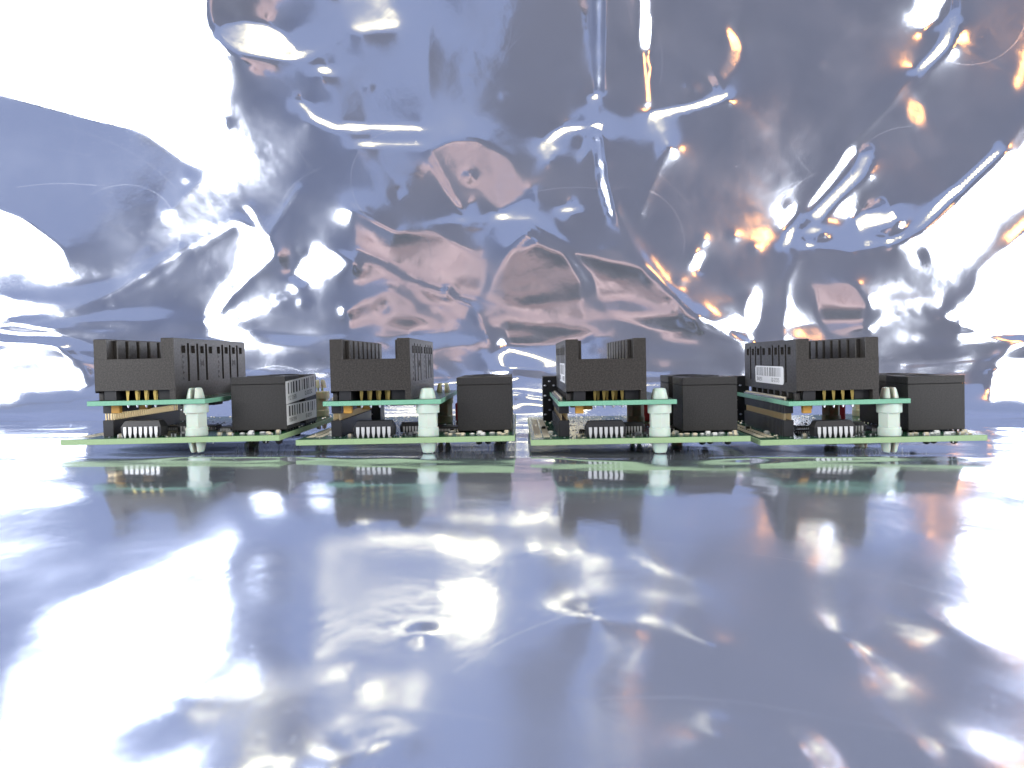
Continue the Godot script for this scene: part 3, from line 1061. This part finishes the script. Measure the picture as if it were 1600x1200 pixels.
	for q in [[98.0, 22.0], [103.0, 24.0], [112.0, 20.0], [110.0, 62.0]]:
		st = begin()
		lathe(st, [[0, -4.2], [1.6, -3.6], [2.2, -1.6], [2.2, 0.0]], 14, q[0], q[1])
		obj("relay_stud", st, mats["header_plastic"], t)
	return t

# ---------------------------------------------------------------- lamps
func panel_lamp(called: String, label: String, at: Vector3, towards: Vector3, w: float, h: float, c: Color, energy: float, glow: float, floor_y: float, reach := 0.0) -> void:
	var t := Node3D.new()
	t.name = called
	add_child(t)
	t.position = Vector3(at.x, floor_y, at.z)
	tag(t, label, "lamp")
	var head := Node3D.new()
	head.name = "lamp_head"
	t.add_child(head)
	head.look_at_from_position(at, towards, Vector3.UP if absf((towards - at).normalized().y) < 0.95 else Vector3.BACK)
	head.position = at - t.position
	var bm := BoxMesh.new()
	bm.size = Vector3(w + 0.03, h + 0.03, 0.03)
	bm.material = mats["lamp_metal"]
	var b := MeshInstance3D.new()
	b.name = "casing"
	b.mesh = bm
	b.position = Vector3(0, 0, 0.02)
	head.add_child(b)
	var em := StandardMaterial3D.new()
	em.albedo_color = Color(0.8, 0.8, 0.8)
	em.emission_enabled = true
	em.emission = c
	em.emission_energy_multiplier = glow
	var dm := BoxMesh.new()
	dm.size = Vector3(w, h, 0.006)
	dm.material = em
	var dfu := MeshInstance3D.new()
	dfu.name = "glowing_diffuser"
	dfu.mesh = dm
	dfu.position = Vector3(0, 0, 0.001)
	head.add_child(dfu)
	var l := AreaLight3D.new()
	l.name = "light"
	l.area_size = Vector2(w, h)
	l.light_color = c
	l.light_energy = energy
	l.shadow_enabled = true
	l.area_range = 8.0
	l.position = Vector3(0, 0, -0.006)
	head.add_child(l)
	# pole from the table, with an arm to the casing
	var back: Vector3 = head.position + head.basis.z * 0.04
	var st := begin()
	var top := back.y * 1000.0
	lathe(st, [[9.0, 8.0], [9.0, top], [0, top]], 16, (back.x + reach) * 1000.0, -back.z * 1000.0)
	obj("pole", st, mats["lamp_metal"], t)
	if reach != 0.0:
		st = begin()
		box(st, minf(back.x, back.x + reach) * 1000.0, maxf(back.x, back.x + reach) * 1000.0, top - 14, top + 2, -back.z * 1000.0 - 8, -back.z * 1000.0 + 8, 1.0)
		obj("arm", st, mats["lamp_metal"], t)
	st = begin()
	lathe(st, [[0, 0.0], [90.0, 0.0], [90.0, 6.0], [12.0, 12.0], [0, 12.0]], 28, (back.x + reach) * 1000.0, -back.z * 1000.0)
	obj("foot_plate", st, mats["lamp_metal"], t)

# ---------------------------------------------------------------- the photographer, seen only in the film
var fld := PackedFloat32Array()
var own := PackedInt32Array()
var dims := Vector3i.ZERO
var org := Vector3.ZERO
var cell := 0.01

func field(o: Vector3, size: Vector3, c: float) -> void:
	org = o
	cell = c
	dims = Vector3i((size / c).ceil()) + Vector3i.ONE
	fld.resize(dims.x * dims.y * dims.z)
	fld.fill(1.0)
	own.resize(fld.size())
	own.fill(0)

func bone(a: Vector3, b: Vector3, ra: float, rb: float, what: int, k := 0.02) -> void:
	var m := maxf(ra, rb) + 3 * cell + k
	var lo := Vector3i(((a.min(b) - Vector3.ONE * m - org) / cell).floor()).clamp(Vector3i.ZERO, dims - Vector3i.ONE)
	var hi := Vector3i(((a.max(b) + Vector3.ONE * m - org) / cell).ceil()).clamp(Vector3i.ZERO, dims - Vector3i.ONE)
	var ab := b - a
	var l2 := maxf(ab.length_squared(), 1e-9)
	for z in range(lo.z, hi.z + 1):
		for y in range(lo.y, hi.y + 1):
			for x in range(lo.x, hi.x + 1):
				var q := org + Vector3(x, y, z) * cell - a
				var t := clampf(q.dot(ab) / l2, 0, 1)
				var d := (q - ab * t).length() - lerpf(ra, rb, t)
				var i := (z * dims.y + y) * dims.x + x
				var e := fld[i]
				if d < e:
					own[i] = what
				var h := maxf(k - absf(d - e), 0.0) / k
				fld[i] = minf(d, e) - h * h * k * 0.25

func net(colors: Array) -> ArrayMesh:
	var at := {}
	var vs := PackedVector3Array()
	var cs := PackedColorArray()
	var idx := PackedInt32Array()
	var sx := 1
	var sy := dims.x
	var sz := dims.x * dims.y
	for z in dims.z - 1:
		for y in dims.y - 1:
			for x in dims.x - 1:
				var i := (z * dims.y + y) * dims.x + x
				var first := fld[i] < 0
				var mixed := false
				for o in [sx, sy, sx + sy, sz, sz + sx, sz + sy, sz + sx + sy]:
					if (fld[i + o] < 0) != first:
						mixed = true
						break
				if not mixed:
					continue
				var sum := Vector3.ZERO
				var n := 0
				for e in [[0, 0, 0, 0], [0, 0, 1, 0], [0, 1, 0, 0], [0, 1, 1, 0], [0, 0, 0, 1], [0, 0, 1, 1], [1, 0, 0, 1], [1, 0, 1, 1], [0, 0, 0, 2], [0, 1, 0, 2], [1, 0, 0, 2], [1, 1, 0, 2]]:
					var c := Vector3(e[0], e[1], e[2])
					var st := Vector3.ZERO
					st[e[3]] = 1
					var ia: int = i + int(c.x) * sx + int(c.y) * sy + int(c.z) * sz
					var ib: int = ia + [sx, sy, sz][e[3]]
					if (fld[ia] < 0) != (fld[ib] < 0):
						sum += c + st * (fld[ia] / (fld[ia] - fld[ib]))
						n += 1
				at[i] = vs.size()
				vs.append(org + (Vector3(x, y, z) + sum / n) * cell)
				cs.append(colors[own[i]])
	for i in at:
		for a in 3:
			var s: int = [sx, sy, sz][a]
			var u: int = [sy, sz, sx][a]
			var v: int = [sz, sx, sy][a]
			if i + s >= fld.size() or (fld[i] < 0) == (fld[i + s] < 0):
				continue
			if not (at.has(i - u) and at.has(i - v) and at.has(i - u - v)):
				continue
			var q := [at[i], at[i - u], at[i - u - v], at[i - v]]
			if fld[i] < 0:
				q = [q[0], q[3], q[2], q[1]]
			idx.append_array(PackedInt32Array([q[0], q[1], q[2], q[0], q[2], q[3]]))
	var ns := PackedVector3Array()
	ns.resize(vs.size())
	for k in range(0, idx.size(), 3):
		var g := (vs[idx[k + 2]] - vs[idx[k]]).cross(vs[idx[k + 1]] - vs[idx[k]])
		for e in 3:
			ns[idx[k + e]] += g
	for k in ns.size():
		ns[k] = ns[k].normalized()
	var arr := []
	arr.resize(Mesh.ARRAY_MAX)
	arr[Mesh.ARRAY_VERTEX] = vs
	arr[Mesh.ARRAY_NORMAL] = ns
	arr[Mesh.ARRAY_COLOR] = cs
	arr[Mesh.ARRAY_INDEX] = idx
	var me := ArrayMesh.new()
	me.add_surface_from_arrays(Mesh.PRIMITIVE_TRIANGLES, arr)
	return me

func make_person() -> void:
	# stands on the floor behind the table, looks down and holds a small camera in both hands
	var base := Vector3(0, -0.75, 1.45)
	field(Vector3(-0.42, -0.02, -0.48), Vector3(0.84, 1.76, 0.72), 0.0125)
	for s in [-1, 1]:
		bone(Vector3(s * 0.11, 0.09, 0.0), Vector3(s * 0.11, 0.48, -0.02), 0.045, 0.06, 2)
		bone(Vector3(s * 0.11, 0.48, -0.02), Vector3(s * 0.09, 0.90, 0.0), 0.065, 0.092, 2)
		bone(Vector3(s * 0.11, 0.03, 0.03), Vector3(s * 0.13, 0.02, -0.17), 0.042, 0.035, 3)
		bone(Vector3(s * 0.17, 1.38, 0.0), Vector3(s * 0.23, 1.22, -0.06), 0.062, 0.055, 1)
		bone(Vector3(s * 0.23, 1.22, -0.06), Vector3(s * 0.24, 1.11, -0.10), 0.050, 0.045, 0, 0.01)
		bone(Vector3(s * 0.24, 1.11, -0.10), Vector3(s * 0.085, 1.15, -0.27), 0.044, 0.029, 0)
		bone(Vector3(s * 0.085, 1.15, -0.27), Vector3(s * 0.07, 1.165, -0.31), 0.029, 0.034, 0)
		# hand: palm edge, four fingers round the camera, thumb
		bone(Vector3(s * 0.072, 1.14, -0.31), Vector3(s * 0.068, 1.19, -0.315), 0.020, 0.020, 0)
		for k in 4:
			var y := 1.135 + 0.019 * k
			bone(Vector3(s * 0.072, y, -0.325), Vector3(s * 0.066, y + 0.002, -0.358), 0.0095, 0.009, 0, 0.006)
			bone(Vector3(s * 0.066, y + 0.002, -0.358), Vector3(s * (0.040 + 0.004 * absf(k - 1.5)), y + 0.003, -0.366), 0.009, 0.008, 0, 0.006)
		bone(Vector3(s * 0.06, 1.155, -0.295), Vector3(s * 0.030, 1.185, -0.305), 0.012, 0.010, 0, 0.006)
	bone(Vector3(-0.06, 0.93, 0), Vector3(0.06, 0.93, 0), 0.105, 0.105, 2)
	bone(Vector3(-0.03, 0.98, 0), Vector3(0.03, 0.98, 0), 0.128, 0.128, 2)
	bone(Vector3(0, 1.08, 0), Vector3(0, 1.22, -0.01), 0.122, 0.14, 1, 0.06)
	bone(Vector3(-0.11, 1.33, 0), Vector3(0.11, 1.33, 0), 0.085, 0.085, 1, 0.06)
	bone(Vector3(0, 1.25, -0.02), Vector3(0, 1.38, -0.01), 0.13, 0.09, 1, 0.05)
	bone(Vector3(0, 1.40, -0.01), Vector3(0, 1.52, -0.035), 0.056, 0.052, 0)
	bone(Vector3(0, 1.60, -0.05), Vector3(0, 1.63, -0.03), 0.080, 0.084, 0)
	bone(Vector3(0, 1.535, -0.085), Vector3(0, 1.60, -0.06), 0.045, 0.070, 0)
	bone(Vector3(0, 1.60, -0.128), Vector3(0, 1.573, -0.148), 0.010, 0.014, 0, 0.012)
	bone(Vector3(-0.018, 1.545, -0.128), Vector3(0.018, 1.545, -0.128), 0.008, 0.008, 0, 0.008)
	for s in [-1, 1]:
		bone(Vector3(s * 0.082, 1.575, -0.03), Vector3(s * 0.086, 1.615, -0.02), 0.012, 0.016, 0, 0.01)
	var me := net([Color(0.78, 0.52, 0.44), Color(0.62, 0.41, 0.35), Color(0.03, 0.032, 0.04), Color(0.02, 0.018, 0.016)])
	var m := StandardMaterial3D.new()
	m.resource_name = "skin_and_cloth"
	m.vertex_color_use_as_albedo = true
	m.roughness = 0.6
	me.surface_set_material(0, m)
	var o := MeshInstance3D.new()
	o.name = "person"
	o.mesh = me
	o.position = base
	add_child(o)
	tag(o, "person in a salmon pink shirt holding a small camera behind the table", "person")
	field(Vector3(-0.14, 1.5, -0.2), Vector3(0.28, 0.26, 0.32), 0.008)
	bone(Vector3(0, 1.645, -0.02), Vector3(0, 1.64, 0.01), 0.093, 0.090, 0)
	bone(Vector3(0, 1.67, -0.075), Vector3(0, 1.68, -0.04), 0.05, 0.06, 0)
	bone(Vector3(0, 1.58, 0.03), Vector3(0, 1.62, 0.02), 0.07, 0.08, 0)
	var hair := net([Color(0.03, 0.02, 0.014)])
	hair.surface_set_material(0, m)
	var ho := MeshInstance3D.new()
	ho.name = "hair"
	ho.mesh = hair
	o.add_child(ho)
	for s in [-1, 1]:
		var e := begin()
		lathe(e, [[0, -9.0], [7.0, -5.5], [9.5, 0.0], [7.0, 5.5], [0, 9.0]], 12, 0, 0)
		var eo := obj("eye", e, mats["gap_black"], o)
		eo.position = Vector3(s * 0.031, 1.602, -0.119)
	var c := part_box("compact_camera", [-55, 55, -30, 32, -14, 14], "lamp_metal", self, 4.0)
	c.position = base + Vector3(0, 1.165, -0.345)
	tag(c, "small grey compact camera held in both hands of the person", "camera")
	var ln := begin()
	lathe(ln, [[22, 0], [22, 16], [20, 18], [16, 18], [15, 14], [0, 14]], 28, 0, 0)
	var lo := obj("lens", ln, mats["gap_black"], c)
	lo.rotation.x = -PI / 2
	lo.position = Vector3(0, 0, -0.0139)
	var bt := begin()
	lathe(bt, [[6, 0], [6, 3], [0, 3]], 16, 34, 0)
	var bo := obj("shutter_button", bt, mats["tin"], c)
	bo.position = Vector3(0, 0.0319, 0)

func _ready() -> void:
	# ---- camera, surroundings, lights, exposure
	var cam := Camera3D.new()
	cam.name = "camera"
	cam.fov = rad_to_deg(2.0 * atan(600.0 / FOCAL))
	cam.near = 0.01
	cam.far = 30.0
	cam.position = Vector3(0, CAM_Y, CAM_Z)
	cam.rotation.x = -PITCH
	add_child(cam)
	cam.current = true
	var att := CameraAttributesPhysical.new()
	att.frustum_focal_length = 12.0 * FOCAL / 600.0
	att.frustum_focus_distance = 0.42
	att.exposure_aperture = 16.0
	att.frustum_near = 0.01
	att.frustum_far = 30.0
	cam.attributes = att
	var env := Environment.new()
	env.background_mode = Environment.BG_COLOR
	env.background_color = lin(0.20, 0.248, 0.405)
	env.tonemap_mode = Environment.TONE_MAPPER_LINEAR
	env.tonemap_exposure = 1.18
	env.sdfgi_enabled = true
	env.ssao_enabled = true
	env.ssil_enabled = true
	var we := WorldEnvironment.new()
	we.environment = env
	add_child(we)
	make_materials()
	var table := -0.045
	panel_lamp("softbox_lamp", "large white softbox lamp standing to the left of the film", LEFT, Vector3(0, 0.35, 0.40), 0.75, 0.62, lin(1.0, 1.0, 1.0), 1.08, 1.5, table)
	panel_lamp("softbox_lamp_001", "large white softbox lamp standing to the right of the film", RIGHT, Vector3(0, 0.35, 0.40), 0.75, 0.62, lin(1.0, 1.0, 1.0), 1.08, 1.5, table)
	panel_lamp("ceiling_lamp", "wide warm white panel lamp on an arm over the camera", WARM, WARM + Vector3(0, -1, 0.05), 0.7, 0.11, lin(1.0, 0.82, 0.40), 0.15, 3.0, table, -0.95)
	panel_lamp("amber_lamp", "small amber lamp up on a pole behind the camera", AMBER, Vector3(0.2, 0.2, -0.3), 0.10, 0.10, lin(1.0, 0.36, 0.05), 0.030, 3.0, table)

	# ---- the film and the table under it, and the person it mirrors
	var tb := part_box("tabletop", [-1300, 1300, -85, -45, -560, 700], "tabletop", self, 1.0)
	tb.set_meta("kind", "structure")
	var rw := part_box("rear_wall", [80, 2600, -750, 2300, -2100, -2000], "wall_paint", self)
	rw.set_meta("kind", "structure")
	var cb := part_box("added_cabinet", [-1500, -150, -750, 1500, -2300, -1900], "added_cabinet_paint", self, 4.0)  # added out of view so the film mirrors a darker blue zone
	tag(cb, "added tall dark blue unit, unseen behind the person, that gives the film a darker zone", "added_cabinet")
	for k in 2:
		var dx := -1490.0 + 672.0 * k
		var dr := part_box("door", [dx, dx + 664, -700, 1490, -1900, -1885], "added_cabinet_paint", cb, 3.0)
		part_box("handle", [dx + (630 if k == 0 else 20), dx + (645 if k == 0 else 35), 300, 480, -1885, -1860], "lamp_metal", dr, 3.0)
	var fl := part_box("floor", [-2600, 2600, -800, -750, -2400, 700], "floor_vinyl", self)
	fl.set_meta("kind", "structure")
	make_person()
	make_film()

	# ---- the four boards
	var labels := [
		"circuit board assembly with two crooked white barcode stickers on its black relays",
		"green circuit board assembly bearing no stickers, between the two-sticker board and the grey-sticker board",
		"circuit board assembly overlapping the next board, small greyish sticker on its housing flank",
		"circuit board assembly with a rounded white barcode sticker on its black housing"]
	var proto := make_board()
	for i in 4:
		var b: Node3D = proto if i == 0 else proto.duplicate()
		b.name = "circuit_board_assembly" if i == 0 else "circuit_board_assembly_%03d" % i
		add_child(b)
		tag(b, labels[i], "circuit board", "circuit boards in a row on the film")
		var x: float = [-244.5, -117.0, 10.2, 134.6][i]
		b.position = Vector3(x * MM, 4.6 * MM, 0)
		b.rotation = Vector3(0, -deg_to_rad([0.0, 0.6, 0.6, 3.2][i]), deg_to_rad([1.3, 1.25, 1.2, 1.7][i]))
	for i in 4:
		var b: Node3D = get_node("circuit_board_assembly" if i == 0 else "circuit_board_assembly_%03d" % i)
		var turn: float = PI / 2 if i == 1 or i == 2 else 0.0
		make_standoff(b, 71.1, 7.2, turn, "nylon")
		make_standoff(b, 71.1, 90.0, 0.0, "aged_nylon")
		make_standoff(b, 107.0, 130.0, 0.5, "aged_nylon")
	var b1: Node3D = get_node("circuit_board_assembly")
	sticker(b1, 117.2, 1.0, 18.5, 80.0, 18.5, 31.5, 0.045, 0.0, 3, "112 12695", "02-021252")
	sticker(b1, 117.35, 1.0, 18.5, 80.0, 6.6, 18.3, 0.0, 0.0, 4, "11061919", "02-02111")
	sticker(get_node("circuit_board_assembly_002"), HX0, -1.0, 56.0, 10.0, 33.0, 44.0, 0.0, 1.6, 5, "0251", "02-121315")
	sticker(get_node("circuit_board_assembly_003"), HX0, -1.0, 79.0, 22.0, 31.5, 42.0, 0.0, 2.0, 6, "SN 0251", "02-121315")
